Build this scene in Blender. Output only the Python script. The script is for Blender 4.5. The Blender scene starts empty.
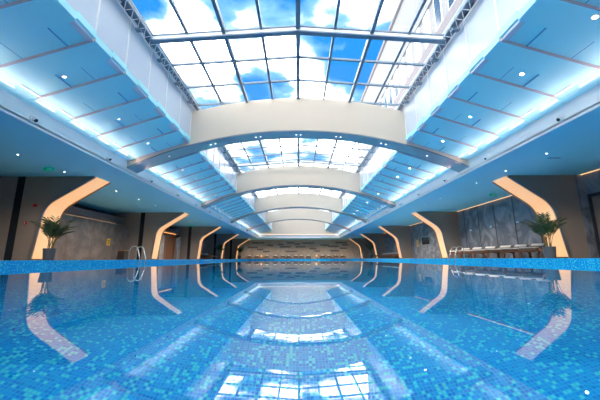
import bpy, math, random
from math import pi, sin, cos, tan, radians, sqrt, atan2, floor
from mathutils import Vector, Matrix

random.seed(7)
SC = bpy.context.scene
COL = SC.collection

# ------------------------------------------------------------------ materials
def srgb(r, g, b):
    f = lambda c: (c / 255 / 12.92) if c / 255 <= 0.04045 else ((c / 255 + 0.055) / 1.055) ** 2.4
    return (f(r), f(g), f(b), 1.0)

def new_mat(name):
    m = bpy.data.materials.new(name); m.use_nodes = True
    return m, m.node_tree.nodes, m.node_tree.links

def pbr(name, col, rough=0.5, metal=0.0, spec=0.5, emit=None, estr=0.0, noise=None, bump=None):
    m, n, l = new_mat(name)
    b = n['Principled BSDF']
    b.inputs['Base Color'].default_value = col
    b.inputs['Roughness'].default_value = rough
    b.inputs['Metallic'].default_value = metal
    b.inputs['Specular IOR Level'].default_value = spec
    if emit:
        b.inputs['Emission Color'].default_value = emit
        b.inputs['Emission Strength'].default_value = estr
    if noise or bump:
        tc = n.new('ShaderNodeTexCoord')
        nz = n.new('ShaderNodeTexNoise')
        nz.inputs['Scale'].default_value = (noise or bump)[0]
        nz.inputs['Detail'].default_value = 5
        l.new(tc.outputs['Object'], nz.inputs['Vector'])
        if noise:
            mx = n.new('ShaderNodeMix'); mx.data_type = 'RGBA'
            a = noise[1]
            mx.inputs[6].default_value = tuple(min(1, c * (1 - a)) for c in col[:3]) + (1,)
            mx.inputs[7].default_value = tuple(min(1, c * (1 + a)) for c in col[:3]) + (1,)
            l.new(nz.outputs['Fac'], mx.inputs[0])
            l.new(mx.outputs[2], b.inputs['Base Color'])
        if bump:
            bp = n.new('ShaderNodeBump'); bp.inputs['Strength'].default_value = bump[1]
            bp.inputs['Distance'].default_value = 0.01
            l.new(nz.outputs['Fac'], bp.inputs['Height']); l.new(bp.outputs[0], b.inputs['Normal'])
    return m

def emis(name, col, strength):
    m, n, l = new_mat(name)
    n.remove(n['Principled BSDF'])
    e = n.new('ShaderNodeEmission'); e.inputs[0].default_value = col; e.inputs[1].default_value = strength
    l.new(e.outputs[0], n['Material Output'].inputs['Surface'])
    return m

TILE = 0.0195
def mosaic_mat(name):
    m, n, l = new_mat(name)
    b = n['Principled BSDF']; b.inputs['Roughness'].default_value = 0.25
    tc = n.new('ShaderNodeTexCoord')
    sc = n.new('ShaderNodeVectorMath'); sc.operation = 'SCALE'; sc.inputs['Scale'].default_value = 1 / TILE
    l.new(tc.outputs['Object'], sc.inputs[0])
    fl = n.new('ShaderNodeVectorMath'); fl.operation = 'FLOOR'; l.new(sc.outputs[0], fl.inputs[0])
    wn = n.new('ShaderNodeTexWhiteNoise'); wn.noise_dimensions = '3D'; l.new(fl.outputs[0], wn.inputs['Vector'])
    # pale tiles: single random tiles, denser in loose clumps
    nz = n.new('ShaderNodeTexNoise'); nz.inputs['Scale'].default_value = 0.22; nz.inputs['Detail'].default_value = 1
    l.new(fl.outputs[0], nz.inputs['Vector'])
    ramp = n.new('ShaderNodeValToRGB'); cr = ramp.color_ramp; cr.interpolation = 'CONSTANT'
    stops = [(0.0, MOS['deep']), (0.30, MOS['mid']), (0.66, MOS['blue'])]
    cr.elements[0].position = 0; cr.elements[0].color = stops[0][1]
    cr.elements[1].position = stops[1][0]; cr.elements[1].color = stops[1][1]
    for p, c in stops[2:]:
        e = cr.elements.new(p); e.color = c
    l.new(wn.outputs['Value'], ramp.inputs[0])
    sp0 = n.new('ShaderNodeSeparateColor'); l.new(wn.outputs['Color'], sp0.inputs[0])
    ad = n.new('ShaderNodeMath'); ad.operation = 'MULTIPLY_ADD'; ad.inputs[1].default_value = 0.55
    l.new(nz.outputs['Fac'], ad.inputs[0]); l.new(sp0.outputs[1], ad.inputs[2])
    an = n.new('ShaderNodeMath'); an.operation = 'GREATER_THAN'; an.inputs[1].default_value = 1.075; l.new(ad.outputs[0], an.inputs[0])
    mx = n.new('ShaderNodeMix'); mx.data_type = 'RGBA'; mx.inputs[7].default_value = MOS['pale']
    l.new(an.outputs[0], mx.inputs[0]); l.new(ramp.outputs[0], mx.inputs[6])
    # grout
    fr = n.new('ShaderNodeVectorMath'); fr.operation = 'FRACTION'; l.new(sc.outputs[0], fr.inputs[0])
    sb = n.new('ShaderNodeVectorMath'); sb.operation = 'SUBTRACT'; sb.inputs[1].default_value = (.5, .5, .5); l.new(fr.outputs[0], sb.inputs[0])
    ab = n.new('ShaderNodeVectorMath'); ab.operation = 'ABSOLUTE'; l.new(sb.outputs[0], ab.inputs[0])
    sp = n.new('ShaderNodeSeparateXYZ'); l.new(ab.outputs[0], sp.inputs[0])
    m1 = n.new('ShaderNodeMath'); m1.operation = 'MAXIMUM'; l.new(sp.outputs[0], m1.inputs[0]); l.new(sp.outputs[1], m1.inputs[1])
    m2 = n.new('ShaderNodeMath'); m2.operation = 'MAXIMUM'; l.new(m1.outputs[0], m2.inputs[0]); l.new(sp.outputs[2], m2.inputs[1])
    g = n.new('ShaderNodeMath'); g.operation = 'GREATER_THAN'; g.inputs[1].default_value = 0.40; l.new(m2.outputs[0], g.inputs[0])
    mg = n.new('ShaderNodeMix'); mg.data_type = 'RGBA'; mg.inputs[7].default_value = MOS['grout']
    l.new(g.outputs[0], mg.inputs[0]); l.new(mx.outputs[2], mg.inputs[6])
    l.new(mg.outputs[2], b.inputs['Base Color'])
    return m

MOS = dict(deep=(0.001, 0.26, 0.80, 1), mid=(0.002, 0.33, 0.87, 1), blue=(0.004, 0.44, 0.90, 1),
           pale=(0.10, 0.90, 0.93, 1), grout=(0.006, 0.62, 0.92, 1))

def water_mat():
    m, n, l = new_mat('still pool water')
    n.remove(n['Principled BSDF'])
    g = n.new('ShaderNodeBsdfGlass'); g.inputs['IOR'].default_value = 1.40; g.inputs['Roughness'].default_value = 0
    g.inputs['Color'].default_value = (0.93, 0.985, 1, 1)
    tc = n.new('ShaderNodeTexCoord'); nz = n.new('ShaderNodeTexNoise'); nz.inputs['Scale'].default_value = 2.2
    nz.inputs['Detail'].default_value = 2
    l.new(tc.outputs['Object'], nz.inputs['Vector'])
    bp = n.new('ShaderNodeBump'); bp.inputs['Strength'].default_value = 0.05; bp.inputs['Distance'].default_value = 0.004
    l.new(nz.outputs['Fac'], bp.inputs['Height']); l.new(bp.outputs[0], g.inputs['Normal'])
    l.new(g.outputs[0], n['Material Output'].inputs['Surface'])
    return m

def pane_mat(name, tint=(0.96, 0.985, 1, 1), gloss=0.08):
    m, n, l = new_mat(name)
    n.remove(n['Principled BSDF'])
    t = n.new('ShaderNodeBsdfTransparent'); t.inputs[0].default_value = tint
    g = n.new('ShaderNodeBsdfGlossy'); g.inputs['Roughness'].default_value = 0.02
    lw = n.new('ShaderNodeLayerWeight'); lw.inputs['Blend'].default_value = 0.5
    pw = n.new('ShaderNodeMath'); pw.operation = 'POWER'; pw.inputs[1].default_value = 5.0; l.new(lw.outputs['Facing'], pw.inputs[0])
    fz = n.new('ShaderNodeMath'); fz.operation = 'MULTIPLY_ADD'; fz.inputs[1].default_value = 0.8; fz.inputs[2].default_value = 0.03; l.new(pw.outputs[0], fz.inputs[0])
    mx = n.new('ShaderNodeMixShader'); l.new(fz.outputs[0], mx.inputs[0]); l.new(t.outputs[0], mx.inputs[1]); l.new(g.outputs[0], mx.inputs[2])
    l.new(mx.outputs[0], n['Material Output'].inputs['Surface'])
    return m

def stone_mat(name, base, vein, rough=0.25, scale=1.2, spec=0.5):
    m, n, l = new_mat(name)
    b = n['Principled BSDF']; b.inputs['Roughness'].default_value = rough
    b.inputs['Specular IOR Level'].default_value = spec
    tc = n.new('ShaderNodeTexCoord')
    nz = n.new('ShaderNodeTexNoise'); nz.inputs['Scale'].default_value = scale; nz.inputs['Detail'].default_value = 8
    nz.inputs['Distortion'].default_value = 1.6
    l.new(tc.outputs['Object'], nz.inputs['Vector'])
    r = n.new('ShaderNodeValToRGB'); r.color_ramp.elements[0].position = 0.38; r.color_ramp.elements[0].color = base
    r.color_ramp.elements[1].position = 0.72; r.color_ramp.elements[1].color = vein
    l.new(nz.outputs['Fac'], r.inputs[0]); l.new(r.outputs[0], b.inputs['Base Color'])
    return m

def wood_mat(name, c1, c2, rough=0.4):
    m, n, l = new_mat(name)
    b = n['Principled BSDF']; b.inputs['Roughness'].default_value = rough
    tc = n.new('ShaderNodeTexCoord'); mp = n.new('ShaderNodeMapping'); mp.inputs['Scale'].default_value = (14, 14, 1.5)
    l.new(tc.outputs['Object'], mp.inputs[0])
    nz = n.new('ShaderNodeTexNoise'); nz.inputs['Scale'].default_value = 2; nz.inputs['Detail'].default_value = 5
    l.new(mp.outputs[0], nz.inputs['Vector'])
    mx = n.new('ShaderNodeMix'); mx.data_type = 'RGBA'; mx.inputs[6].default_value = c1; mx.inputs[7].default_value = c2
    l.new(nz.outputs['Fac'], mx.inputs[0]); l.new(mx.outputs[2], b.inputs['Base Color'])
    return m

MAT = dict(
    low_ceiling=pbr('low ceiling bounce blue', (0.30, 0.82, 1.0, 1), 0.6),  # blue bounce light from the pool tinted into a white ceiling
    slope=pbr('sloped ceiling bounce blue', (0.46, 0.94, 1.0, 1), 0.55),  # white boards with the bluish bounce light put into their colour
    soffit=pbr('shade grey soffit', (0.50, 0.50, 0.50, 1), 0.45),  # shade under the cream beams put into a darker grey
    edge=pbr('taupe board edge', (0.55, 0.50, 0.55, 1), 0.6),
    slot=pbr('dark slot', (0.15, 0.42, 0.65, 1), 0.6),
    fascia=pbr('fascia paint', (0.86, 0.91, 0.96, 1), 0.55),
    cream=pbr('cream plaster', (0.62, 0.545, 0.46, 1), 0.75, noise=(1.5, 0.03)),
    well=pbr('satin white wall panel', (0.66, 0.75, 0.86, 1), 0.22),
    white=pbr('white enamel', (0.85, 0.87, 0.9, 1), 0.4),
    steel=pbr('blue grey painted steel', (0.17, 0.24, 0.32, 1), 0.4, spec=0.4),
    steel_light=pbr('light painted steel', (0.75, 0.82, 0.88, 1), 0.4),
    pink=pbr('dusty pink strip', (0.50, 0.33, 0.42, 1), 0.6),
    pane=pane_mat('skylight glass'),
    fabric=pbr('taupe wall covering', (0.29, 0.24, 0.205, 1), 0.75, noise=(40, 0.12)),
    black_glass=pbr('black glass strip', (0.012, 0.02, 0.032, 1), 0.15),
    rim=pbr('grey metal rim', (0.30, 0.29, 0.30, 1), 0.35, metal=0.6),
    bronze=pbr('bronze lip', (0.30, 0.17, 0.09, 1), 0.4, metal=0.4),
    stone_left=stone_mat('brown grey stone', (0.14, 0.122, 0.112, 1), (0.26, 0.225, 0.205, 1), 0.35),
    stone_right=stone_mat('blue grey stone', (0.14, 0.165, 0.20, 1), (0.32, 0.35, 0.39, 1), 0.16),
    pale_stone=stone_mat('pale grey stone', (0.24, 0.24, 0.25, 1), (0.40, 0.40, 0.41, 1), 0.4),
    joint=pbr('dark joint', (0.02, 0.022, 0.03, 1), 0.4),
    copper=pbr('copper joint', (0.36, 0.20, 0.10, 1), 0.35, metal=0.8),
    dark_soffit=pbr('dark soffit', (0.14, 0.13, 0.14, 1), 0.7),
    endwall=stone_mat('taupe stone end wall', (0.42, 0.36, 0.31, 1), (0.54, 0.48, 0.42, 1), 0.6, 0.8),
    brick_dark=pbr('dark stone inset', (0.15, 0.15, 0.165, 1), 0.6),
    deck=stone_mat('deck stone', (0.20, 0.17, 0.145, 1), (0.28, 0.24, 0.21, 1), 0.5, 3),
    plinth=pbr('grey plinth stone', (0.14, 0.115, 0.10, 1), 0.5),
    pot=pbr('blue grey glazed pot', (0.08, 0.11, 0.15, 1), 0.35),
    soil=pbr('soil', (0.03, 0.02, 0.015, 1), 0.9),
    leaf=pbr('palm leaf', (0.022, 0.075, 0.035, 1), 0.45, noise=(6, 0.45)),
    stem=pbr('palm stem', (0.12, 0.14, 0.05, 1), 0.6),
    chrome=pbr('polished steel', (0.78, 0.80, 0.83, 1), 0.12, metal=1.0),
    wood=wood_mat('brown lounger wood', (0.16, 0.06, 0.025, 1), (0.26, 0.11, 0.05, 1)),
    door_wood=wood_mat('brown door wood', (0.20, 0.085, 0.045, 1), (0.27, 0.12, 0.065, 1)),
    cushion=pbr('off white cushion', (0.15, 0.135, 0.125, 1), 0.85, noise=(30, 0.06)),
    pillow=pbr('white pillow', (0.78, 0.76, 0.74, 1), 0.9),
    dark_cushion=pbr('dark cushion', (0.06, 0.065, 0.075, 1), 0.85),
    red=pbr('red alarm plastic', (0.42, 0.015, 0.03, 1), 0.35),
    yellow=pbr('yellow notice', (0.75, 0.45, 0.05, 1), 0.5),
    notice_mark=pbr('dark notice print', (0.10, 0.06, 0.02, 1), 0.5),
    dark_box=pbr('dark brown box', (0.03, 0.022, 0.02, 1), 0.4),
    screen=pbr('dark screen', (0.015, 0.018, 0.022, 1), 0.1),
    grey_plate=pbr('grey plate', (0.20, 0.22, 0.25, 1), 0.4),
    bld=pbr('pale facade', (0.085, 0.092, 0.105, 1), 0.7),
    bld2=pbr('lavender facade', (0.065, 0.06, 0.078, 1), 0.7),
    bld_glass=pbr('facade glass', (0.015, 0.03, 0.055, 1), 0.1),
    green=pbr('green exit sign', (0.0, 0.35, 0.22, 1), 0.4, emit=(0.0, 0.55, 0.35, 1), estr=0.06),
    lens_dark=pbr('dark lens', (0.03, 0.04, 0.05, 1), 0.15),
    mosaic=mosaic_mat('pool mosaic'),
    water=water_mat(),
    led=emis('warm cove strip', (1.0, 0.80, 0.66, 1), 0.55),
    led_end=emis('soft pink cove strip', (1.0, 0.72, 0.58, 1), 1.6),
    led_warm=emis('amber cove strip', (1.0, 0.55, 0.25, 1), 0.5),
    portal=pbr('glowing portal reveal', (0.60, 0.47, 0.36, 1), 0.6, emit=(1.0, 0.50, 0.18, 1), estr=0.24),  # glow of a hidden strip on the reveal, put in as emission
    bulb=emis('lamp lens', (1.0, 0.93, 0.84, 1), 8.0),
    bulb_dim=emis('dim lamp lens', (1.0, 0.90, 0.80, 1), 1.2),
    lantern=emis('lantern glow', (1.0, 0.42, 0.12, 1), .7),
)

# ------------------------------------------------------------------ mesh helper
class MB:
    def __init__(s): s.v = []; s.f = []
    def quadmesh(s, vs, fs):
        o = len(s.v); s.v += [tuple(p) for p in vs]; s.f += [tuple(i + o for i in f) for f in fs]; return s
    def box(s, x0, x1, y0, y1, z0, z1):
        x0, x1 = sorted((x0, x1)); y0, y1 = sorted((y0, y1)); z0, z1 = sorted((z0, z1))
        return s.quadmesh([(x0, y0, z0), (x1, y0, z0), (x1, y1, z0), (x0, y1, z0), (x0, y0, z1), (x1, y0, z1), (x1, y1, z1), (x0, y1, z1)],
                          [(0, 3, 2, 1), (4, 5, 6, 7), (0, 1, 5, 4), (1, 2, 6, 5), (2, 3, 7, 6), (3, 0, 4, 7)])
    def rbox(s, x0, x1, y0, y1, z0, z1, r):
        """box with chamfered vertical and top/bottom edges"""
        x0, x1 = sorted((x0, x1)); y0, y1 = sorted((y0, y1))
        r = min(r, (x1 - x0) / 2.1, (y1 - y0) / 2.1, (z1 - z0) / 2.1)
        def ring(i, z):
            a, b, c, d = x0 + i, x1 - i, y0 + i, y1 - i
            k = r * 0.7
            return [(a + k, c, z), (b - k, c, z), (b, c + k, z), (b, d - k, z), (b - k, d, z), (a + k, d, z), (a, d - k, z), (a, c + k, z)]
        rings = [ring(r * .7, z0), ring(r * .2, z0 + r * .3), ring(0, z0 + r), ring(0, z1 - r), ring(r * .2, z1 - r * .3), ring(r * .7, z1)]
        return s.loft(rings)
    def loft(s, rings, cap=True, closed=True):
        n = len(rings[0]); o = len(s.v)
        for r in rings: s.v += [tuple(p) for p in r]
        for i in range(len(rings) - 1):
            for j in range(n if closed else n - 1):
                a = o + i * n + j; b = o + i * n + (j + 1) % n
                s.f.append((a, b, b + n, a + n))
        if cap:
            s.f.append(tuple(o + j for j in reversed(range(n))))
            s.f.append(tuple(o + (len(rings) - 1) * n + j for j in range(n)))
        return s
    def prism_y(s, poly, y0, y1):
        """polygon in XZ extruded along Y"""
        return s.loft([[(x, y0, z) for x, z in poly], [(x, y1, z) for x, z in poly]])
    def prism_x(s, poly, x0, x1):
        return s.loft([[(x0, y, z) for y, z in poly], [(x1, y, z) for y, z in poly]])
    def strip_y(s, inner, outer, y0, y1):
        """band between two XZ polylines, extruded along Y, closed all round, made of quads"""
        n = len(inner); rings = []
        for i in range(n):
            (a, b), (c, d) = inner[i], outer[i]
            rings.append([(a, y0, b), (a, y1, b), (c, y1, d), (c, y0, d)])
        return s.loft(rings)
    def tube(s, pts, r, n=8, cap=True):
        pts = [Vector(p) for p in pts]; rings = []
        up = Vector((0, 0, 1))
        for i, p in enumerate(pts):
            t = (pts[min(i + 1, len(pts) - 1)] - pts[max(i - 1, 0)]).normalized()
            u = t.cross(up)
            if u.length < 1e-3: u = t.cross(Vector((0, 1, 0)))
            u.normalize(); w = t.cross(u).normalized()
            rr = r[i] if isinstance(r, (list, tuple)) else r
            rings.append([p + u * rr * cos(2 * pi * k / n) + w * rr * sin(2 * pi * k / n) for k in range(n)])
        return s.loft(rings, cap)
    def bar(s, a, b, w, h):
        """rectangular bar from a to b (w across, h up)"""
        a, b = Vector(a), Vector(b); t = (b - a).normalized()
        u = t.cross(Vector((0, 0, 1)))
        if u.length < 1e-3: u = Vector((1, 0, 0))
        u.normalize(); v = u.cross(t).normalized()
        r = lambda p: [p - u * w / 2 - v * h / 2, p + u * w / 2 - v * h / 2, p + u * w / 2 + v * h / 2, p - u * w / 2 + v * h / 2]
        return s.loft([r(a), r(b)])
    def lathe(s, prof, c=(0, 0, 0), n=20, axis='z', cap=True):
        rings = []
        for r, h in prof:
            ring = []
            for k in range(n):
                a = 2 * pi * k / n
                p = (r * cos(a), r * sin(a), h)
                if axis == 'x': p = (h, r * cos(a), r * sin(a))
                if axis == 'y': p = (r * cos(a), h, r * sin(a))
                ring.append((p[0] + c[0], p[1] + c[1], p[2] + c[2]))
            rings.append(ring)
        return s.loft(rings, cap)
    def xform(s, M):
        s.v = [tuple(M @ Vector(p)) for p in s.v]; return s
    def build(s, name, mat, parent=None, smooth=False, origin=None):
        me = bpy.data.meshes.new(name)
        v = s.v
        if origin is not None: v = [(p[0] - origin[0], p[1] - origin[1], p[2] - origin[2]) for p in v]
        me.from_pydata(v, [], s.f); me.update()
        import bmesh
        if len(s.f) > 1:
            bm = bmesh.new(); bm.from_mesh(me); bmesh.ops.recalc_face_normals(bm, faces=bm.faces); bm.to_mesh(me); bm.free()
        if smooth:
            me.polygons.foreach_set('use_smooth', [True] * len(me.polygons))
            try: me.set_sharp_from_angle(angle=radians(40))
            except Exception: pass
        me.materials.append(mat)
        o = bpy.data.objects.new(name, me); COL.objects.link(o)
        if parent: o.parent = parent
        if origin is not None: o.location = origin
        return o

def tag(o, label=None, cat=None, group=None, kind=None):
    if label: o['label'] = label
    if cat: o['category'] = cat
    if group: o['group'] = group
    if kind: o['kind'] = kind
    return o

def empty(name, loc, label, cat, group=None, rz=0, kind=None):
    o = bpy.data.objects.new(name, None); COL.objects.link(o)
    o.location = loc; o.rotation_euler = (0, 0, rz); o.empty_display_size = 0.2
    return tag(o, label, cat, group, kind)

def struct(name, mb, mat, parent=None, **k):
    o = mb.build(name, mat, parent, **k)
    o['kind'] = 'structure'
    return o

def copy_tree(o, parent=None):
    c = o.copy(); COL.objects.link(c)
    if parent: c.parent = parent
    for ch in list(o.children): copy_tree(ch, c)
    return c

ORD = ['first', 'second', 'third', 'fourth', 'fifth', 'sixth', 'seventh', 'eighth', 'ninth', 'tenth', 'eleventh', 'twelfth', 'thirteenth', 'fourteenth']
SIDE = {-1: 'left', 1: 'right'}

# ------------------------------------------------------------------ key dimensions (metres; deck at z = 0)
H = 3.0                         # low ceiling
XF = 6.06                       # fascia
ZF = 3.46                       # top of fascia
XW, ZW, ZT = 3.92, 4.17, 5.56   # skylight well wall
SL = 0.335                      # fall of the sloped ceiling
YN, YE = -6.4, 44.5             # near and far ends of the well
ARCH_Y = [10.2, 18.4, 26.5, 34.8]
FIN_Y = [10.62, 19.3, 27.9, 36.5]
FIN_T = 0.88
YB = 49.0                       # end wall
WATER = -0.158
PXL, PXR, PYN, PYF = -6.82, 7.5, -0.28, 42.0
BED = -1.62
XSL, XSR = -10.85, 10.38        # stone walls
def slope_z(x): return ZW - (abs(x) - XW) * SL

# ------------------------------------------------------------------ floor, pool
def snap(v, up=0.5):            # put a mosaic plane on the middle of a tile so that no grout line runs along it
    return (floor(v / TILE) + up) * TILE
PXL, PXR, PYN, PYF, BED = snap(PXL), snap(PXR), snap(PYN), snap(PYF), snap(BED)
W = 0.10
d = MB()
d.box(-14, PXL - W, -7, YB, -0.25, 0); d.box(PXR + W, 14, -7, YB, -0.25, 0)
d.box(PXL - W, PXR + W, -7, PYN - W, -0.25, 0); d.box(PXL - W, PXR + W, PYF + W, YB, -0.25, 0)
struct('floor', d, MAT['deck'])
pool = empty('swimming_pool', (0, 0, 0), 'long swimming pool lined with blue mosaic and filled with still water', 'swimming pool')
b = MB()
b.box(PXL - W, PXR + W, PYN - W, PYF + W, BED - 0.2, BED)
b.box(PXL - W, PXL, PYN - W, PYF + W, BED, 0.004); b.box(PXR, PXR + W, PYN - W, PYF + W, BED, 0.004)
b.box(PXL, PXR, PYN - W, PYN, BED, 0.004); b.box(PXL, PXR, PYF, PYF + W, BED, 0.004)
b.build('basin', MAT['mosaic'], pool)
w = MB(); w.quadmesh([(PXL, PYN, WATER), (PXR, PYN, WATER), (PXR, PYF, WATER), (PXL, PYF, WATER)], [(0, 1, 2, 3)])
w.build('water', MAT['water'], pool)

# ------------------------------------------------------------------ low ceilings, fascias
c = MB(); c.box(-14, -XF, YN - .6, YB, H, H + .1); struct('ceiling', c, MAT['low_ceiling'])
c = MB(); c.box(XF, 14, YN - .6, YB, H, H + .1); struct('ceiling', c, MAT['low_ceiling'])
c = MB(); c.box(-XF, XF, YE + .12, YB, H, H + .1); struct('ceiling', c, MAT['low_ceiling'])
c = MB(); c.box(-14, 14, YN - .6, YN, H, H + .1); struct('ceiling', c, MAT['low_ceiling'])
n = 1
for s in (-1, 1):
    f = MB()
    f.box(s * XF, s * (XF + .25), YN, YE + .1, H + .001, ZF + .1)
    f.box(s * (XF - .035), s * XF, YN, YE, H - .01, H + .05)
    struct('trim_%d' % n, f, MAT['fascia']); n += 1
f = MB(); f.box(-XF, XF, YE, YE + .12, H + .001, ZF); f.box(-XF, XF, YE - .035, YE, H - .01, H + .05)
struct('trim_%d' % n, f, MAT['fascia']); n += 1

# ------------------------------------------------------------------ sloped ceilings: stepped boards, slots, cove lights
PN = (ARCH_Y[1] - ARCH_Y[0]) / 8
k0 = int((ARCH_Y[0] - YN) / PN)
seams = [ARCH_Y[0] - PN * k0 + PN * i for i in range(80)]
seams = [y for y in seams if y < YE - .3]
DROP = 0.055
COVEW = 0.9
for s in (-1, 1):
    m = MB(); sl = MB(); sm = MB()
    runs = {i: (MB(), MB()) for i in range(5)}
    for i, y0 in enumerate(seams):
        y1 = min(seams[i] + PN, YE)
        ym = y0 + PN * .5
        for (a, b_, dz, xr) in ((y0, ym, -DROP, 5.80), (ym, y1, 0, 5.72)):
            if b_ <= a: continue
            zi, zo = slope_z(3.88) + dz, slope_z(xr) + dz
            m.prism_y([(s * 3.88, zi), (s * xr, zo), (s * xr, zo + .14), (s * 3.88, zi + .14)], a, b_)
            # outer lowered band with the light riser
            zb = slope_z(xr) - .02 + dz
            zc = ZF - .015
            m.prism_y([(s * xr, zb), (s * XF, zc), (s * XF, zc + .2), (s * xr, zo + .13)], a, b_)
            bay = sum(1 for q in ARCH_Y if (a + b_) / 2 > q)
            runs[bay][0].box(s * (xr - .030), s * (xr - .018), a + .015, b_ - .015, zo - .022, zo + .02)
            runs[bay][1].tube([(s * (xr - .024), a + .012, zo - .030), (s * (xr - .024), b_ - .012, zo - .030)], .009, 6)
        sm.prism_y([(s * 3.885, slope_z(3.885) - DROP - .002), (s * 5.78, slope_z(5.78) - DROP - .002), (s * 5.78, slope_z(5.78) + .001), (s * 3.885, slope_z(3.885) + .001)], y0 - .012, y0 - .0005)
        for xs in (4.52, 5.18):
            z = slope_z(xs); o = .02 if (i + int(xs)) % 2 else -.14
            sl.prism_y([(s * (xs - .006 + o), slope_z(xs - .006 + o) - .0015), (s * (xs + .006 + o), slope_z(xs + .006 + o) - .0015),
                        (s * (xs + .006 + o), z + .02), (s * (xs - .006 + o), z + .02)], ym + .01, y1 - .01)
    cl = struct('ceiling', m, MAT['slope'])
    struct('slot', sl, MAT['slot'], cl)
    struct('board_edge', sm, MAT['edge'], cl)
    for bay, (mh, mb) in runs.items():
        if not mb.v: continue
        o = mh.build('cove_light', MAT['fascia'])
        mb.build('glowing_tube', MAT['led'], o)
        ya, yb_ = max([YN] + [q + .7 for q in ARCH_Y if q < mb.v[-1][1]]), mb.v[-1][1]
        ld = bpy.data.lights.new('tube_lamp', 'AREA'); ld.shape = 'RECTANGLE'; ld.size = .08; ld.size_y = yb_ - ya; ld.color = (1.0, .66, .58)
        ld.energy = COVEW * (yb_ - ya)
        lo = bpy.data.objects.new('tube_lamp', ld); COL.objects.link(lo); lo.parent = o
        lo.location = (s * 5.68, (ya + yb_) / 2, slope_z(5.68) - DROP - .26)
        lo.rotation_euler = (0, s * radians(160), 0)
        where = ['before the nearest arched beam', 'between the first and second arched beams', 'between the second and third arched beams',
                 'between the third and fourth arched beams', 'beyond the fourth arched beam'][bay]
        tag(o, 'stepped glowing strip in the %s sloped ceiling %s' % (SIDE[s], where), 'cove light', 'stepped cove strips')

# ------------------------------------------------------------------ skylight well walls
for s in (-1, 1):
    m = MB(); m.box(s * XW, s * (XW + .12), YN, YE, ZW - .05, ZT)
    wl = struct('wall_' + SIDE[s], m, MAT['well'])
    r = MB()
    for y in seams: r.box(s * (XW - .018), s * XW, y - .02, y + .02, ZW - .06, ZT)
    struct('rib', r, MAT['white'], wl)
    # stepped capping along the top of the panels
    t = MB()
    for i, y in enumerate(seams):
        t.box(s * (XW - .05), s * (XW + .12), y, y + PN * .55, ZT - .03, ZT + .06)
    struct('trim_%d' % n, t, MAT['white'] if s < 0 else MAT['pink']); n += 1
m = MB(); m.box(-XF, XF, YE, YE + .12, ZF, ZT + .5); m.box(-XF, XF, YE - .16, YE, ZF - .02, ZF + .03)
struct('wall_back', m, MAT['cream'])
t = MB(); t.box(-XF + .1, XF - .1, YE - .15, YE - .11, ZF + .03, ZF + .045)
tag(t.build('cove_light', MAT['led_end']), 'straight glowing strip under the cream wall at the far end', 'cove light', 'stepped cove strips')
m = MB(); m.box(-14, 14, YN - .7, YN - .58, 0, ZT + .3); struct('wall_front', m, MAT['cream'])
m = MB(); m.box(-XF, XF, YN - .6, YN, H, ZT + .3); struct('wall_front', m, MAT['cream'])

# ------------------------------------------------------------------ skylight
ZR, ZG, XG = 5.98, 5.70, 3.80
def glass_z(x): return ZR - (ZR - ZG) * abs(x) / XG
GP = 10.65 / 9
bars = [6.8 + GP * k for k in range(-11, 40)]
bars = [y for y in bars if y < YE]
segs = [YN] + [y + .33 for y in ARCH_Y] + [YE]
for i in range(5):
    y0, y1 = segs[i], segs[i + 1]
    f = MB()
    for k in range(-4, 5):
        x = k * XG / 4
        w_, h_ = (.085, .14) if k % 2 == 0 else (.065, .08)
        if k == 0: w_ = .11
        if abs(k) == 4: w_ = .12
        z = glass_z(x) - h_ / 2 - .01
        f.box(x - w_ / 2, x + w_ / 2, y0, y1, z - h_ / 2, z + h_ / 2)
    hb = MB(); hw = MB()
    for j, y in enumerate(bars):
        if not (y0 <= y < y1): continue
        for s in (-1, 1):
            f.bar((0, y, ZR - .035), (s * XG, y, ZG - .035), .06, .06)
        if (j - 11) % 9 == 0:
            for s in (-1, 1):
                for dz in (-.06, -.20):
                    hb.bar((0, y, ZR + dz), (s * XG, y, ZG + dz), .14, .035)
                hw.bar((0, y, ZR - .13), (s * XG, y, ZG - .13), .10, .105)
    win = struct('window_%d' % (i + 1), f, MAT['steel'])
    if hb.v:
        struct('crossbeam_flange', hb, MAT['steel'], win); struct('crossbeam_web', hw, MAT['steel_light'], win)
    p = MB()
    for s in (-1, 1):
        p.quadmesh([(0, y0, ZR), (s * XG, y0, ZG), (s * XG, y1, ZG), (0, y1, ZR)], [(0, 1, 2, 3)])
    struct('pane', p, MAT['pane'], win)
# eave curb outside the well so the roof is closed
for s in (-1, 1):
    m = MB(); m.box(s * (XG - .02), s * (XW + .35), YN, YE, ZG - .03, ZG + .10)
    m.box(s * (XW + .12), s * (XW + .35), YN, YE, ZT - .2, ZG)
    struct('trim_%d' % n, m, MAT['steel']); n += 1

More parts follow.
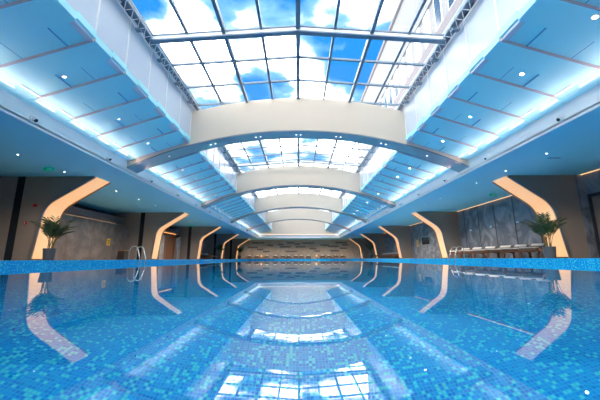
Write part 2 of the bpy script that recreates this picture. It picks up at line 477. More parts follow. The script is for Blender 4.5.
# lattice trusses along the skylight edges
for s in (-1, 1):
    for i in range(3):
        y0, y1 = (segs[i] if i else 2.2) + (.12 if i else 0), segs[i + 1] - .35 - .12
        where = ['before the nearest arched beam', 'between the first and second arched beams', 'between the second and third arched beams'][i]
        t = empty('lattice_truss', (s * 3.72, y0, 5.42), 'zigzag white lattice truss along the %s skylight edge %s' % (SIDE[s], where), 'truss', 'edge trusses')
        L = y1 - y0
        a = MB(); a.tube([(0, 0, .16), (0, L, .16)], .016, 6); a.build('top_chord', MAT['white'], t)
        a = MB(); a.tube([(s * .12, 0, 0), (s * .12, L, 0)], .016, 6); a.build('bottom_chord', MAT['white'], t)
        k = int(L / .28); a = MB()
        for j in range(k):
            ya, yb_ = j * L / k, (j + 1) * L / k
            ym = (ya + yb_) / 2
            a.tube([(0, ya, .16), (s * .12, ym, 0)], .009, 5); a.tube([(s * .12, ym, 0), (0, yb_, .16)], .009, 5)
            if j % 4 == 2:
                bmb = MB(); bmb.box(-.03, s * .15, ym - .05, ym + .05, -.05, .0); bmb.build('bracket', MAT['steel'], t)
        a.build('lattice', MAT['white'], t)

# ------------------------------------------------------------------ arched beams
R1, C1 = 14.0, 4.57 - 14.0       # soffit arc
R2, C2 = 14.0, 5.87 - 14.0       # top arc
for i, y in enumerate(ARCH_Y):
    lab = ['nearest and largest cream arched beam under the skylight', 'second cream arched beam counted from the pool front',
           'third cream arched beam counted from the pool front', 'farthest and smallest cream arched beam before the end wall'][i]
    t = empty('arched_beam', (0, y, 3.4), lab, 'arched beam', 'arched beams', kind='thing')
    xs = [XF * (k / 24.0 * 2 - 1) for k in range(49)] if False else [-XF + 2 * XF * k / 72 for k in range(73)]
    m = MB(); low = []; top = []
    for x in xs:
        zl = sqrt(R1 * R1 - x * x) + C1
        low.append((x, zl))
        if abs(x) <= XW - .02:
            zt = sqrt(R2 * R2 - x * x) + C2
        else:
            zt = max(slope_z(x) + .07, zl + .05)
        top.append((x, zt))
    m.strip_y([(a, b_ - 3.4) for a, b_ in low], [(a, b_ - 3.4) for a, b_ in top], 0, .66)
    m.build('beam_body', MAT['cream'], t)
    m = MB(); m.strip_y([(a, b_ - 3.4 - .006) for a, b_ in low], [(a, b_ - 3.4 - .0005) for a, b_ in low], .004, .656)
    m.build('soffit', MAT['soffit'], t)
    # thin edge trims along both soffit arrises
    e = MB()
    for yy in (-.012, .66):
        e.strip_y([(a, b_ - 3.4 - .012) for a, b_ in low], [(a, b_ - 3.4 + .03) for a, b_ in low], yy, yy + .012)
    e.build('edge_trim', MAT['grey_plate'], t)
    for x in (-4.75, -3.25, -3.08, -1.58, -1.41, -.08, .09, 1.41, 1.58, 3.08, 3.25, 4.75):
        z = sqrt(R1 * R1 - x * x) + C1 - 3.406
        l = MB(); l.lathe([(.048, .004), (.048, -.010), (.03, -.010)], (x, .33, z), 12, cap=False)
        l.build('downlight_ring', MAT['white'], t)
        q = MB(); q.lathe([(.028, -.006), (.028, -.0125)], (x, .33, z), 12); q.build('downlight_lens', MAT['bulb_dim'], t)

# ------------------------------------------------------------------ lamps: downlights on the slopes, the low ceilings, fascia spots
def downlight(loc, normal_tilt, label, group, r=.05, lens='bulb'):
    t = empty('downlight', loc, label, 'downlight', group)
    a = MB(); a.lathe([(r * .72, .012), (r, .008), (r * 1.12, -.004), (r * 1.05, -.012), (r * .74, -.010)], (0, 0, 0), 16, cap=False); a.build('ring', MAT['white'], t)
    q = MB(); q.lathe([(r * .7, .006), (r * .7, -.006)], (0, 0, 0), 16); q.build('lens', MAT[lens], t)
    t.rotation_euler = (0, normal_tilt, 0)
    return t
bayname = ['before the nearest arch', 'between first and second arches', 'between second and third arches', 'between third and fourth arches', 'beyond the fourth arch']
for s in (-1, 1):
    for bay in range(3):
        base = ARCH_Y[bay]
        for q, off in enumerate((6.05, 4.45, 2.5, .85)):
            y = base - off
            x = s * (4.95 if s < 0 else 4.78)
            rel = ((y - ARCH_Y[0]) % PN) / PN
            z = slope_z(x) - (DROP if rel < .5 else 0) - .006
            downlight((x, y, z), s * math.atan(SL), 'round downlight in the %s sloped ceiling %s, %s from the front' % (SIDE[s], bayname[bay], ORD[q]), 'sloped ceiling downlights',
                      r=.052, lens='bulb' if s > 0 else 'bulb_dim')
LOWW = 85
for s, x in ((-1, -8.07), (1, 7.2)):
    for q, y in enumerate((8.25, 10.0, 11.75 if s > 0 else 13.0, 14.9, 16.7, 21.5, 23.4, 25.3)):
        dl = downlight((x, y, H - .006), 0, 'tiny recessed downlight in the low %s ceiling, %s from the front' % (SIDE[s], ORD[q]), 'low ceiling downlights', r=.03, lens='bulb')
        if min(abs(y - f_) for f_ in FIN_Y) < 1.2: continue
        ld = bpy.data.lights.new('lamp', 'SPOT'); ld.energy = LOWW * (1.6 if s > 0 else 1); ld.color = (1.0, 0.80, 0.62); ld.spot_size = radians(150); ld.spot_blend = .8; ld.shadow_soft_size = .03
        lo = bpy.data.objects.new('lamp', ld); COL.objects.link(lo); lo.parent = dl; lo.location = (0, 0, -.03)
for q, x in enumerate((-7.5, -4.5, -1.5, 1.5, 4.5, 7.5)):  # row of downlights added to brighten the end wall
    dl = downlight((x, 46.3, H - .006), 0, 'added tiny downlight in the ceiling lighting the end wall, %s from the left' % ORD[q], 'added end wall downlights', r=.04)
    ld = bpy.data.lights.new('lamp', 'SPOT'); ld.energy = 75; ld.color = (1.0, 0.80, 0.62); ld.spot_size = radians(150); ld.spot_blend = .8; ld.shadow_soft_size = .03
    lo = bpy.data.objects.new('lamp', ld); COL.objects.link(lo); lo.parent = dl; lo.location = (0, 0, -.03)
for s in (-1, 1):
    for q in range(9):
        y = 6.4 + 2.75 * q
        t = empty('eyeball_spotlight', (s * XF, y, 3.17), 'round eyeball spotlight on the %s white fascia, %s from the front' % (SIDE[s], ORD[q]), 'spotlight', 'fascia spotlights')
        a = MB(); a.lathe([(.095, 0.0), (.10, -.02), (.085, -.035), (.07, -.03)], (0, 0, 0), 18, 'x', cap=False)
        if s < 0: a.xform(Matrix.Scale(-1, 4, (1, 0, 0)))
        a.build('bezel', MAT['white'], t, smooth=True)
        ball = MB(); ball.lathe([(.062 * sin(pi * k / 8 + .02), -.062 * cos(pi * k / 8 + .02)) for k in range(9)], (0, 0, 0), 14)
        ball.xform(Matrix.Translation((-s * .03, 0, 0)) @ Matrix.Rotation(s * radians(55), 4, 'Y'))
        ball.build('eyeball', MAT['white'], t, smooth=True)
        ln = MB(); ln.lathe([(.04, -.05), (.04, -.062), (.02, -.064)], (0, 0, 0), 12)
        ln.xform(Matrix.Translation((-s * .03, 0, 0)) @ Matrix.Rotation(s * radians(55), 4, 'Y'))
        ln.build('lens', MAT['lens_dark'], t)

# ------------------------------------------------------------------ fin walls and lit portal frames
def portal_poly(s, i):
    xt = 7.44 if s < 0 else 7.70
    xb, xb0, zb = (9.14, 9.34, 1.93) if s < 0 else (9.22, 9.52, 1.93)
    P0, P1, P2 = Vector((xt, H)), Vector((xb, zb)), Vector((xb0, 0.0))
    r = .42
    a = P1 + (P0 - P1).normalized() * r; c_ = P1 + (P2 - P1).normalized() * r
    pts = [P0, a.lerp(P0, .5)]
    for k in range(9):
        t = k / 8
        pts.append(a * (1 - t) ** 2 + P1 * 2 * t * (1 - t) + c_ * t * t)
    pts += [c_.lerp(P2, .5), P2]
    return [(s * p.x, p.y) for p in pts]

def offset(poly, s, d_):
    out = []
    for i, p in enumerate(poly):
        a = Vector(poly[max(i - 1, 0)]); b_ = Vector(poly[min(i + 1, len(poly) - 1)])
        t = (b_ - a).normalized(); nn = Vector((-t.y, t.x))
        if nn.x * s > 0: nn = -nn          # towards the pool
        q = Vector(p) + nn * d_
        out.append((q.x, min(max(q.y, 0.0), H)))
    return out

portal_names = {
    (-1, 0): 'nearest glowing bent portal frame, behind the left potted palm', (-1, 1): 'second glowing bent portal frame on the left, beyond the ladder',
    (-1, 2): 'third glowing bent portal frame on the left side', (-1, 3): 'farthest and smallest glowing bent portal frame on the left',
    (1, 0): 'nearest glowing bent portal frame, behind the right potted palm', (1, 1): 'second glowing bent portal frame on the right, beside the ladder',
    (1, 2): 'third glowing bent portal frame on the right, before the row of loungers', (1, 3): 'farthest and smallest glowing bent portal frame on the right'}
for s in (-1, 1):
    for i, y in enumerate(FIN_Y + [45.2]):
        poly = portal_poly(s, i)
        xo = -14 if s < 0 else XSR + .25
        outer = [(xo, z) for x, z in poly]
        m = MB(); m.strip_y(poly, outer, y, y + FIN_T)
        fin = struct('wall_' + SIDE[s], m, MAT['fabric'])
        if s < 0:
            g = MB(); g.box(-10.20, -9.94, y - .012, y + .01, 0.0, H - .001)
            struct('glass_strip', g, MAT['black_glass'], fin)
        if i == 4:
            lab = 'last glowing bent portal frame at the %s end of the end wall' % SIDE[s]
        else:
            lab = portal_names[(s, i)]
        t = empty('portal_frame', (s * 9.3, y, 0), lab, 'portal frame', 'glowing portal frames')
        org = Vector((s * 9.3, y, 0))
        loc = lambda mb: mb.xform(Matrix.Translation(-org))
        pz = [(x, max(z, .05)) for x, z in poly]
        a = MB(); a.strip_y(offset(pz, s, .025), pz, y + .05, y + FIN_T - .04); loc(a).build('glow_reveal', MAT['portal'], t, smooth=True)
        a = MB(); a.strip_y(offset(poly, s, .055), offset(poly, s, -.05), y - .02, y + .045); loc(a).build('front_rim', MAT['rim'], t, smooth=True)
        a = MB(); a.strip_y(offset(poly, s, .055), poly, y + FIN_T - .04, y + FIN_T + .012); loc(a).build('back_lip', MAT['bronze'], t, smooth=True)
        a = MB(); a.box(s * 9.26, s * 9.44, y + .046, y + FIN_T - .041, 0, .05); loc(a).build('plinth', MAT['plinth'], t)

# ------------------------------------------------------------------ stone side walls in the bays
edges = [YN - .58] + FIN_Y + [45.2, YB]
for i in range(6):
    y0 = edges[i] + (FIN_T if 0 < i else 0); y1 = edges[i + 1]
    if i == 5: pass
    # left: stone to 2.1 m, far top corner rounded, raking soffit above
    rr = .75
    prof = [(y0, 0), (y1, 0), (y1, 2.1 - rr)]
    for k in range(1, 7):
        a = pi / 2 * k / 6
        prof.append((y1 - rr + rr * cos(a), 2.1 - rr + rr * sin(a)))
    prof += [(y0, 2.1)]
    if i != 2:
        m = MB(); m.prism_x(prof, XSL - .2, XSL)
    else:   # the bay with the door opening
        m = MB(); m.box(XSL - .2, XSL, y0, 24.0, 0, 2.1); m.box(XSL - .2, XSL, 26.6, y1, 0, 2.1 - .05); m.box(XSL - .2, XSL, 24.0, 26.6, 2.08, 2.35)
    wl = struct('wall_left', m, MAT['stone_left'])
    j = MB(); y = y0 + .9
    while y < y1 - .8:
        if not (i == 2 and 23.8 < y < 26.8): j.box(XSL, XSL + .006, y, y + .025, 0, 2.1)
        y += 1.75
    if j.v: struct('joint', j, MAT['copper'], wl)
    m = MB(); m.prism_y([(XSL - .12, 2.06), (-12.35, H), (-12.45, H), (XSL - .22, 2.06)], y0, y1); struct('wall_left', m, MAT['dark_soffit'])
    m = MB(); m.box(XSL - .42, XSL - .30, y0, y1, 0, 2.6); struct('wall_left', m, MAT['dark_soffit'])
    if i < 5:
        lab = 'amber strip along the left stone wall top, ' + ['before the nearest frame', 'behind the left palm', 'above the brown door', 'between third and fourth frames', 'beyond the fourth frame'][i]
        m = MB(); m.box(XSL - .10, XSL - .05, y0 + .05, y1 - rr - .7, 2.101, 2.116)
        if i in (1, 2): tag(m.build('cove_light', MAT['led_warm']), lab, 'cove light', 'amber wall strips')
    # right: stone to the ceiling
    m = MB(); m.box(XSR, XSR + .2, y0, y1, 0, H); wr = struct('wall_right', m, MAT['stone_right'])
    j = MB(); y = y0 + 1.3
    while y < y1 - .4:
        j.box(XSR - .006, XSR, y, y + .06, 0, H - .06); y += 1.45
    struct('joint', j, MAT['joint'], wr)
    lab = 'amber strip at the ceiling above the right stone wall, ' + ['before the nearest frame', 'behind the near loungers', 'between second and third frames', 'between third and fourth frames', 'beyond the fourth frame', 'beside the end wall'][i]
    if i < 4:
        m = MB(); m.box(XSR - .075, XSR - .035, y0 + .05, y1 - .02, H - .016, H - .001)
        tag(m.build('cove_light', MAT['led_warm']), lab, 'cove light', 'amber ceiling strips')
# stone pier and black reveal on the outer end of the nearest right fin
m = MB(); m.box(10.16, 10.40, FIN_Y[0] - .06, FIN_Y[0] - .001, 0, H); struct('trim_%d' % n, m, MAT['stone_right']); n += 1
m = MB(); m.box(10.40, 10.62, FIN_Y[0] - .04, FIN_Y[0] - .001, 0, H); struct('trim_%d' % n, m, MAT['joint']); n += 1

# ------------------------------------------------------------------ end wall with dark insets
m = MB(); m.box(-14, 14, YB, YB + .2, 0, H); ew = struct('wall_back', m, MAT['endwall'])
rows = [2.62, 2.30, 2.02, 1.70, 1.38]
ins = MB()
for (x, z, L) in [(-6.6, 2.55, 2.0), (-4.6, 2.15, 1.0), (-7.4, 1.85, 1.6), (-6.2, 1.5, 1.0), (-5.2, 1.15, 1.1), (-2.9, 2.3, .9), (-1.3, 2.55, 1.3), (-.2, 2.35, .9),
                  (-2.2, 1.9, 1.7), (.3, 1.9, 1.6), (1.6, 2.5, 1.9), (4.2, 2.15, 1.4), (-1.2, 1.15, 1.9), (2.3, 1.6, 1.1), (3.0, 1.2, .9), (5.6, 1.95, 1.7),
                  (6.9, 2.55, 1.9), (7.5, 2.2, 1.0), (7.2, 1.65, 1.1), (5.8, 1.25, 1.5)]:
    ins.box(x - L / 2, x + L / 2, YB - .012, YB, z - .115, z + .115)
struct('inset', ins, MAT['brick_dark'], ew)

# doors
m = MB()
for a, b_ in ((24.06, 25.28), (25.32, 26.54)): m.box(XSL - .14, XSL - .09, a, b_, 0.005, 2.07)
dr = struct('door_1', m, MAT['door_wood'])
fr = MB(); fr.box(XSL - .2, XSL + .02, 24.0, 24.06, 0, 2.08); fr.box(XSL - .2, XSL + .02, 26.54, 26.6, 0, 2.08); fr.box(XSL - .2, XSL + .02, 24, 26.6, 2.07, 2.12)
struct('door_frame', fr, MAT['copper'], dr)
hd = MB()
for y in (25.22, 25.38): hd.tube([(XSL - .06, y, .95), (XSL - .06, y, 1.25)], .012, 6)
struct('door_handle', hd, MAT['chrome'], dr)
pl = MB()
for a, b_ in ((23.3, 23.99), (26.61, 27.3)):
    pl.prism_x([(a, 0), (b_, 0), (b_, 1.75 if a < 25 else 1.45), ((a + b_) / 2, 1.95), (a, 1.45 if a < 25 else 1.75)], XSL + .001, XSL + .22)
struct('trim_%d' % n, pl, MAT['pale_stone']); n += 1
m = MB(); m.box(XSL + .03, XSL + .06, 24.05, 26.55, 2.14, 2.17)
tag(m.build('cove_light', MAT['lantern']), 'short amber strip over the brown door in the left wall', 'cove light')
m = MB(); m.box(XSR - .02, XSR - .001, 9.2, 10.35, 0.0, 2.12)
dr = struct('door_2', m, MAT['stone_left'])
fr = MB(); fr.box(XSR - .035, XSR - .001, 9.08, 9.2, 0, 2.24); fr.box(XSR - .035, XSR - .001, 10.35, 10.47, 0, 2.24); fr.box(XSR - .035, XSR - .001, 9.2, 10.35, 2.12, 2.24)
struct('door_frame', fr, MAT['joint'], dr)
m = MB(); m.box(XSR - .02, XSR - .001, 20.35, 21.4, 0.0, 2.5)
dr = struct('door_3', m, MAT['black_glass'])
fr = MB(); fr.box(XSR - .03, XSR - .001, 20.25, 20.35, 0, 2.6); fr.box(XSR - .03, XSR - .001, 21.4, 21.5, 0, 2.6); fr.box(XSR - .03, XSR - .001, 20.35, 21.4, 2.5, 2.6)
struct('door_frame', fr, MAT['grey_plate'], dr)

# ------------------------------------------------------------------ building seen through the skylight
bx = 13.0
bd = empty('office_building', (bx, 0, 0), 'tall pale office building standing outside beyond the right skylight panes', 'building')
m = MB(); m.box(0, 14, -14, 62, 0, 31.2); m.build('wall', MAT['bld'], bd)
m = MB(); m.box(-.3, 14, -14, 62, 31.2, 31.7); m.build('parapet', MAT['bld2'], bd)
m = MB(); m.box(-.12, -.001, -14, 62, 24.6, 26.0); m.box(-.2, -.001, -14, 62, 24.35, 24.6); m.build('upper_band', MAT['bld'], bd)
m = MB(); m.box(-.15, -.001, -14, 62, 16.0, 20.7); m.build('lower_band', MAT['bld2'], bd)
y = 4.0
while y < 60:
    fr = MB(); fr.box(-.08, -.002, y, y + 1.25, 20.75, 24.3); o = fr.build('window', MAT['steel_light'], bd)
    q = MB(); q.box(-.10, -.081, y + .08, y + 1.17, 20.85, 24.2); q.build('pane', MAT['bld_glass'], o)
    y += 2.4

# ------------------------------------------------------------------ potted palms
def palm(name, loc, label, scale=1.0, rz=0, seed=1, nf=15):
    rnd = random.Random(seed)
    t = empty(name, loc, label, 'potted palm', 'potted palms', rz)
    t.scale = (scale,) * 3
    a = MB(); a.lathe([(.14, 0), (.155, .01), (.19, .37), (.198, .39), (.178, .39), (.17, .36), (.0001, .355)], (0, 0, 0), 24); a.build('pot', MAT['pot'], t, smooth=True)
    a = MB(); a.lathe([(.171, .34), (.15, .368), (.0001, .372)], (0, 0, 0), 16); a.build('soil', MAT['soil'], t)
    st = MB(); fo = MB()
    for k in range(nf):
        az = 2 * pi * k / nf * 2.4 + rnd.uniform(-.3, .3)
        lean = rnd.uniform(.1, .8)
        L = rnd.uniform(.8, 1.15)
        bx_, by_ = .07 * cos(az * 1.7), .07 * sin(az * 1.7)
        pts = []
        N = 9
        px, pz = 0.0, 0.0; ang = pi / 2 - lean * .35
        for j in range(N + 1):
            pts.append(Vector((bx_ + px * cos(az), by_ + px * sin(az), .36 + pz)))
            px += cos(ang) * L / N; pz += sin(ang) * L / N
            ang -= lean * (.02 + .042 * j)
        st.tube(pts[:], [.010 * (1 - .75 * j / N) for j in range(N + 1)], 5)
        side = Vector((-sin(az), cos(az), 0))
        for j in range(2 * 4, 2 * N + 1):
            f_ = j / 2; i0 = min(int(f_), N - 1); p = pts[i0].lerp(pts[i0 + 1], f_ - i0)
            tan_ = (pts[i0 + 1] - pts[i0]).normalized()
            for sg in (-1, 1):
                ll = (.30 * (1 - abs(f_ / N - .55) * 1.1) + .05) * rnd.uniform(.85, 1.15)
                dr_ = (side * sg * .75 + tan_ * .95 + Vector((0, 0, -.18 + rnd.uniform(-.2, .15)))).normalized()
                mid = p + dr_ * ll * .5 + Vector((0, 0, .015)); tip = p + dr_ * ll + Vector((0, 0, -.05 * ll))
                wv = tan_ * .021
                nrm = dr_.cross(tan_).normalized() * .0015
                fo.loft([[p - wv * .4 - nrm, p + wv * .4 - nrm, p + wv * .4 + nrm, p - wv * .4 + nrm],
                         [mid - wv - nrm, mid + wv - nrm, mid + wv + nrm, mid - wv + nrm],
                         [tip - wv * .1 - nrm * .3, tip + wv * .1 - nrm * .3, tip + wv * .1 + nrm * .3, tip - wv * .1 + nrm * .3]])
    st.build('stems', MAT['stem'], t, smooth=True)
    fo.build('foliage', MAT['leaf'], t)
    return t
palm('potted_palm', (-8.40, 10.30, 0), 'green palm in a grey pot against the nearest left glowing frame', 1.0, .3, 11)
palm('potted_palm', (8.52, 10.3, 0), 'green palm in a grey pot beside the near loungers on the right', 1.0, 2.0, 5)
palm('potted_palm', (-9.2, 35.2, 0), 'small distant palm before the fourth left glowing frame', 1.25, .8, 8, 9)
palm('potted_palm', (-8.5, 43.9, 0), 'small distant palm before the last left glowing frame', 1.25, 1.8, 9, 9)
palm('potted_palm', (9.2, 38.9, 0), 'small distant palm beyond the fourth right glowing frame', 1.3, .2, 4, 9)

# ------------------------------------------------------------------ pool ladders
def ladder(loc, s, label):
    """s: +1 pool lies towards +x"""
    t = empty('pool_ladder', loc, label, 'pool ladder', 'pool ladders')
    for y in (-.25, .25):
        pts = []
        pts.append((-s * .30, y, 0))
        pts.append((-s * .30, y, .30))
        for k in range(9):
            a = pi * k / 8
            pts.append((-s * .30 + s * (.17 - .17 * cos(a)), y, .40 + .16 * sin(a)))
        pts += [(s * .10, y, .22), (s * .15, y, .02), (s * .16, y, -.3), (s * .16, y, -1.2)]
        m = MB(); m.tube(pts, .02, 10); h = m.build('handrail', MAT['chrome'], t, smooth=True)
        q = MB(); q.lathe([(.05, 0.0), (.05, .012), (.03, .025)], (-s * .30, y, 0), 14); q.build('flange', MAT['chrome'], h)
    for k in range(3):
        m = MB(); m.rbox(s * .12, s * .20, -.25, .25, -.52 - .27 * k, -.48 - .27 * k, .012); m.build('step', MAT['chrome'], t)
    return t
ladder((PXL, 13.1, 0), 1, 'chrome ladder rails at the left pool edge before the second glowing frame')
ladder((PXR, 14.6, 0), -1, 'chrome ladder rails at the right pool edge before the near loungers')
ladder((PXR, 36.9, 0), -1, 'small distant chrome ladder rails at the far right pool edge')

# ------------------------------------------------------------------ sun loungers
def make_lounger(wood=True):
    t = empty('sun_lounger', (0, 0, 0), '', '')
    wm = MAT['wood']
    m = MB()
    for y in (-.31, .31):
        pts = [(-.95, .30), (-.4, .27), (.2, .29), (.95, .315)]
        for (a, b_), (c_, d_) in zip(pts, pts[1:]): m.bar((a, y, b_), (c_, y, d_), .05, .075)
    for x in (-.92, -.3, .3, .92): m.box(x - .03, x + .03, -.31, .31, .26, .30)
    m.build('frame', wm, t)
    for x, dx in ((-.72, -.10), (.72, .10)):
        for y in (-.31, .31):
            l = MB(); l.bar((x, y, .27), (x + dx, y, 0.0), .05, .05); l.build('leg', wm, t)
    c1 = MB(); c1.rbox(-.36, .95, -.27, .27, .315, .38, .025); c1.build('seat_cushion', MAT['cushion'], t, smooth=True)
    c2 = MB(); c2.rbox(-.66, 0, -.27, .27, 0, .07, .025)
    c2.xform(Matrix.Translation((-.36, 0, .335)) @ Matrix.Rotation(radians(16), 4, 'Y')); c2.build('backrest', MAT['cushion'], t, smooth=True)
    p = MB(); p.rbox(-.63, -.36, -.21, .21, .068, .10, .015)
    p.xform(Matrix.Translation((-.36, 0, .335)) @ Matrix.Rotation(radians(16), 4, 'Y')); p.build('head_towel', MAT['pillow'], t, smooth=True)
    b_ = MB()
    for y in (-.2, .2): b_.bar((-.78, y, .44), (-.55, y, .27), .03, .03)
    b_.build('back_support', wm, t)
    # folded towel lying across the foot belongs to its own object below
    return t
proto = None
def lounger(x, y, rz, label, group):
    global proto
    if proto is None: proto = make_lounger(); o = proto
    else: o = copy_tree(proto)
    o.location = (x, y, 0); o.rotation_euler = (0, 0, rz)
    tag(o, label, 'sun lounger', group)
    return o
towel0 = None
def towel(x, y, rz, label, group):
    global towel0
    if towel0 is None:
        m = MB(); m.rbox(-.16, .16, -.27, .27, 0, .035, .012); towel0 = m.build('folded_towel', MAT['pillow'], smooth=True); o = towel0
    else:
        o = towel0.copy(); COL.objects.link(o)
    o.location = (x, y, .3805); o.rotation_euler = (0, 0, rz)
    tag(o, label, 'towel', group)

def row_right(ys, xh, where, group, tw=True):
    ang = atan2(-.66, -.75)      # head to foot
    for q, yh in enumerate(ys):
        cx, cy = xh + cos(ang) * .95, yh + sin(ang) * .95
        lounger(cx, cy, ang, 'wooden lounger with white cushion %s, %s counted from the front' % (where, ORD[q]), group)
        if tw:
            towel(cx + cos(ang) * .72, cy + sin(ang) * .72, ang, 'white folded towel on the %s lounger %s' % (ORD[q], where), 'folded towels on loungers')
row_right((12.5, 13.45, 14.45, 15.6, 16.75, 17.9), 9.92, 'by the near right stone wall', 'near right loungers')
row_right((29.9, 30.95, 32.0, 33.05, 34.1, 35.15), 9.92, 'in the third right bay', 'far right loungers', False)
for q, x in enumerate((-7.8, -6.55, -5.0, -3.65, -2.45, -1.55, -.45, .45, 1.55, 3.75, 4.75, 5.8, 6.9)):
    lounger(x, 47.7, -pi / 2, 'small lounger in front of the patterned end wall, %s from the left' % ORD[q], 'end wall loungers')
for q, (x, y) in enumerate(((-9.6, 31.4), (-9.6, 33.2))):
    lounger(x, y, -.75, 'wooden lounger in the dim third left bay, %s' % ['nearer one', 'farther one'][q], 'left bay loungers')

# side lamps by the end wall
for q, (x, lab) in enumerate(((-5.75, 'small orange lantern on a stool between the left end wall loungers'), (2.75, 'small orange lantern on a stool right of the end wall centre'))):
    t = empty('lantern_table', (x, 47.2, 0), lab, 'lantern', 'end wall lanterns')
    m = MB(); m.lathe([(.16, .30), (.17, .31), (.17, .34), (.16, .35)], (0, 0, 0), 16); m.build('table_top', MAT['wood'], t)
    m = MB()
    for k in range(3): m.tube([(.12 * cos(k * 2.1), .12 * sin(k * 2.1), .31), (.15 * cos(k * 2.1), .15 * sin(k * 2.1), 0)], .015, 6)
    m.build('legs', MAT['wood'], t)
    m = MB(); m.lathe([(.07, .352), (.10, .38), (.11, .50), (.07, .58)], (0, 0, 0), 14); m.build('lamp_shade', MAT['lantern'], t, smooth=True)

# ------------------------------------------------------------------ wall fittings
for q, (y, z) in enumerate(((11.95, 1.66), (13.9, 1.62), (15.9, 1.62), (17.8, 1.62))):
    t = empty('wall_sconce', (XSR, y, z), 'small silver dome sconce on the near right stone wall, %s from the front' % ORD[q], 'wall sconce', 'stone wall sconces')
    m = MB(); m.box(-.03, 0, -.05, .05, -.06, .06); m.build('backplate', MAT['grey_plate'], t)
    m = MB(); m.lathe([(.10, -.02), (.11, .0), (.10, .05), (.06, .09), (.01, .105)], (-.11, 0, 0), 16); m.build('lamp_shade', MAT['chrome'], t, smooth=True)
def sign(name, x, y, z, wy, wz, s, label):
    t = empty(name, (x, y, z), label, 'notice')
    m = MB(); m.box(0, s * .012, -wy / 2, wy / 2, -wz / 2, wz / 2); m.build('plate', MAT['yellow'], t)
    m = MB()
    for k in range(3): m.box(s * .012, s * .014, -wy * .32, wy * .32, wz * (.22 - .22 * k) - .02, wz * (.22 - .22 * k) + .02)
    m.build('print', MAT['notice_mark'], t)
sign('wall_notice', XSL, 17.3, 1.0, .30, .38, 1, 'yellow notice on the brown stone wall behind the left ladder')
sign('wall_notice', XSR - .001, 26.4, 1.30, .34, .55, -1, 'yellow notice on the right stone wall between second and third frames')
t = empty('wall_screen', (XSR, 24.6, 1.42), 'dark framed screen on the right stone wall in the second bay', 'screen')
m = MB(); m.box(-.04, -.001, -.75, .75, -.35, .35); m.build('frame', MAT['grey_plate'], t)
m = MB(); m.box(-.046, -.041, -.68, .68, -.29, .29); m.build('display', MAT['screen'], t)
# fire alarm fittings on the nearest left fin wall
t = empty('fire_alarm', (-9.42, FIN_Y[0], 1.93), 'red round fire alarm bell on the nearest left wall, upper one', 'fire alarm')
m = MB(); m.lathe([(.065, 0), (.07, -.02), (.055, -.05), (.02, -.06)], (0, 0, 0), 16, 'y'); m.build('bell', MAT['red'], t, smooth=True)
m = MB(); m.lathe([(.02, -.058), (.015, -.07)], (0, 0, 0), 10, 'y'); m.build('hub', MAT['dark_box'], t)
t = empty('fire_call_point', (-9.66, FIN_Y[0], 1.30), 'red fire call point on the nearest left wall, below the alarm bell', 'fire call point')
m = MB(); m.rbox(-.055, .055, -.045, 0, -.055, .055, .01); m.build('box', MAT['red'], t)
m = MB(); m.lathe([(.025, -.045), (.022, -.056)], (0, 0, 0), 12, 'y'); m.build('button', MAT['pillow'], t)
# waste bin
t = empty('waste_bin', (-9.9, 17.2, 0), 'dark brown square bin beside the left stone wall behind the ladder', 'bin')
m = MB(); m.rbox(-.2, .2, -.2, .2, 0, .48, .02); m.build('body', MAT['dark_box'], t)
m = MB(); m.rbox(-.21, .21, -.21, .21, .48, .53, .015); m.build('lid', MAT['bronze'], t)
# exit signs under the low ceilings
for x, y, lab in ((-8.15, 9.45, 'green exit sign hanging from the left ceiling near the front'), (9.1, 13.7, 'green exit sign hanging from the right ceiling above the loungers'),
                  (-9.6, 27.0, 'tiny green exit sign hanging far back on the left')):
    t = empty('exit_sign', (x, y, H), lab, 'exit sign', 'green exit signs')
    m = MB(); m.box(-.17, .17, -.012, .012, -.14, -.02); m.build('panel', MAT['green'], t)
    m = MB(); m.bar((-.05, -.0135, -.08), (.07, -.0135, -.08), .003, .022)
    m.quadmesh([(.06, -.012, -.045), (.06, -.012, -.115), (.12, -.012, -.08), (.06, -.015, -.045), (.06, -.015, -.115), (.12, -.015, -.08)],
               [(0, 1, 2), (3, 5, 4), (0, 3, 4, 1), (1, 4, 5, 2), (2, 5, 3, 0)])
    m.build('arrow', MAT['white'], t)
    m = MB()
    for xx in (-.12, .12): m.tube([(xx, 0, -.02), (xx, 0, 0)], .006, 6)
    m.build('hanger', MAT['chrome'], t)
# air grille in the right ceiling
t = MB(); t.box(7.55, 7.95, 8.62, 8.72, H - .008, H - .001)
tag(t.build('ceiling_vent', MAT['slot']), 'thin dark air vent in the low right ceiling near the front', 'vent')

# ------------------------------------------------------------------ sky
wd = bpy.data.worlds.new('sky'); SC.world = wd; wd.use_nodes = True
nt = wd.node_tree; nn, ll = nt.nodes, nt.links
bg = nn['Background']
tc = nn.new('ShaderNodeTexCoord'); sp = nn.new('ShaderNodeSeparateXYZ'); ll.new(tc.outputs['Generated'], sp.inputs[0])
mxz = nn.new('ShaderNodeMath'); mxz.operation = 'MAXIMUM'; mxz.inputs[1].default_value = .08; ll.new(sp.outputs[2], mxz.inputs[0])
dx = nn.new('ShaderNodeMath'); dx.operation = 'DIVIDE'; ll.new(sp.outputs[0], dx.inputs[0]); ll.new(mxz.outputs[0], dx.inputs[1])
dy = nn.new('ShaderNodeMath'); dy.operation = 'DIVIDE'; ll.new(sp.outputs[1], dy.inputs[0]); ll.new(mxz.outputs[0], dy.inputs[1])
cb = nn.new('ShaderNodeCombineXYZ'); ll.new(dx.outputs[0], cb.inputs[0]); ll.new(dy.outputs[0], cb.inputs[1])
SKY_OFF = (5.5, 14.2, 0.0)
mp = nn.new('ShaderNodeMapping'); mp.inputs['Location'].default_value = SKY_OFF; ll.new(cb.outputs[0], mp.inputs[0])
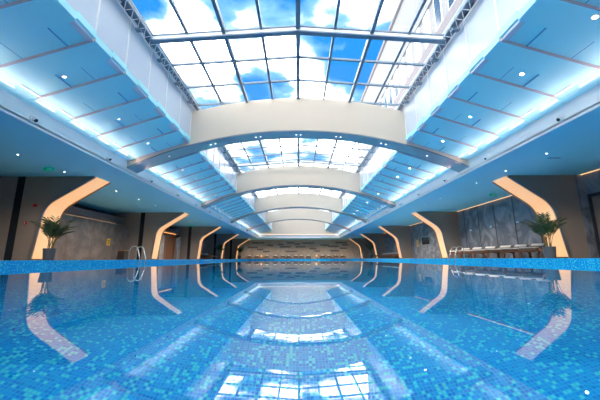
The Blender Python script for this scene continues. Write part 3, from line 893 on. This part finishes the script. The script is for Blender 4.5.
nz = nn.new('ShaderNodeTexNoise'); nz.inputs['Scale'].default_value = 1.9; nz.inputs['Detail'].default_value = 9; nz.inputs['Roughness'].default_value = .52
nz.inputs['Distortion'].default_value = .25
ll.new(mp.outputs[0], nz.inputs['Vector'])
lowc = nn.new('ShaderNodeMapRange'); lowc.inputs[1].default_value = .30; lowc.inputs[2].default_value = .50; lowc.inputs[3].default_value = .14; lowc.inputs[4].default_value = 0.0
ll.new(sp.outputs[2], lowc.inputs[0])
cov = nn.new('ShaderNodeMath'); cov.operation = 'ADD'; ll.new(nz.outputs['Fac'], cov.inputs[0]); ll.new(lowc.outputs[0], cov.inputs[1])
rp = nn.new('ShaderNodeValToRGB'); rp.color_ramp.elements[0].position = .43; rp.color_ramp.elements[0].color = (0.010, 0.11, 0.31, 1)
rp.color_ramp.elements[1].position = .60; rp.color_ramp.elements[1].color = (1.0, 0.94, 0.85, 1)
e = rp.color_ramp.elements.new(.51); e.color = (0.11, 0.24, 0.37, 1)
e = rp.color_ramp.elements.new(.55); e.color = (0.36, 0.42, 0.46, 1)
# cloud banks and clear gaps of this sky (position in the cloud layer, radius, amount)
wob = nn.new('ShaderNodeTexNoise'); wob.inputs['Scale'].default_value = 5.0; wob.inputs['Detail'].default_value = 6; ll.new(cb.outputs[0], wob.inputs['Vector'])
wsub = nn.new('ShaderNodeVectorMath'); wsub.operation = 'SUBTRACT'; wsub.inputs[1].default_value = (.5, .5, .5); ll.new(wob.outputs['Color'], wsub.inputs[0])
wsc = nn.new('ShaderNodeVectorMath'); wsc.operation = 'SCALE'; wsc.inputs['Scale'].default_value = .30; ll.new(wsub.outputs[0], wsc.inputs[0])
wad = nn.new('ShaderNodeVectorMath'); wad.operation = 'ADD'; ll.new(cb.outputs[0], wad.inputs[0]); ll.new(wsc.outputs[0], wad.inputs[1])
last = cov.outputs[0]
for (qx, qy, qr, qa) in ((-.56, 1.36, .34, .16), (-.44, 1.62, .20, .10), (-.66, 1.02, .20, -.16), (-.10, 1.07, .20, .09), (-.20, 1.50, .26, -.17), (-.30, 1.22, .14, -.06),
                         (.10, 1.36, .16, .12), (.14, 1.05, .20, .12), (.33, 1.40, .22, -.16), (.42, 1.05, .2, .08), (.08, 1.65, .2, .08)):
    ds = nn.new('ShaderNodeVectorMath'); ds.operation = 'DISTANCE'; ds.inputs[1].default_value = (qx, qy, 0); ll.new(wad.outputs[0], ds.inputs[0])
    mr = nn.new('ShaderNodeMapRange'); mr.interpolation_type = 'SMOOTHSTEP'; mr.inputs[1].default_value = 0; mr.inputs[2].default_value = qr * 1.3; mr.inputs[3].default_value = qa; mr.inputs[4].default_value = 0
    ll.new(ds.outputs['Value'], mr.inputs[0])
    ad = nn.new('ShaderNodeMath'); ad.operation = 'ADD'; ll.new(last, ad.inputs[0]); ll.new(mr.outputs[0], ad.inputs[1]); last = ad.outputs[0]
ll.new(last, rp.inputs[0])
st = nn.new('ShaderNodeMapRange'); st.inputs[1].default_value = .52; st.inputs[2].default_value = .64; st.inputs[3].default_value = 1.0; st.inputs[4].default_value = 4.3
ll.new(last, st.inputs[0])
ll.new(rp.outputs[0], bg.inputs['Color']); ll.new(st.outputs[0], bg.inputs['Strength'])

# ------------------------------------------------------------------ camera
cam = bpy.data.cameras.new('camera'); co = bpy.data.objects.new('camera', cam); COL.objects.link(co)
cam.sensor_width = 36; cam.lens = 18.0; cam.clip_start = .02; cam.clip_end = 500
p, yaw, roll = radians(11.07), radians(-0.287), radians(-0.22)
M = Matrix.Translation((0, 0, .02)) @ Matrix.Rotation(yaw, 4, 'Z') @ Matrix.Rotation(pi / 2 + p, 4, 'X') @ Matrix.Rotation(roll, 4, 'Z')
co.matrix_world = M
SC.camera = co

vs = SC.view_settings
vs.view_transform = 'Standard'; vs.look = 'None'; vs.gamma = 1; vs.use_curve_mapping = False; vs.exposure = 1.8
cy = SC.cycles
cy.max_bounces = 12; cy.diffuse_bounces = 6; cy.glossy_bounces = 6; cy.transmission_bounces = 8; cy.transparent_max_bounces = 12
cy.caustics_reflective = True; cy.caustics_refractive = True; cy.blur_glossy = 0.3
cy.use_denoising = True
cy.sample_clamp_indirect = 12
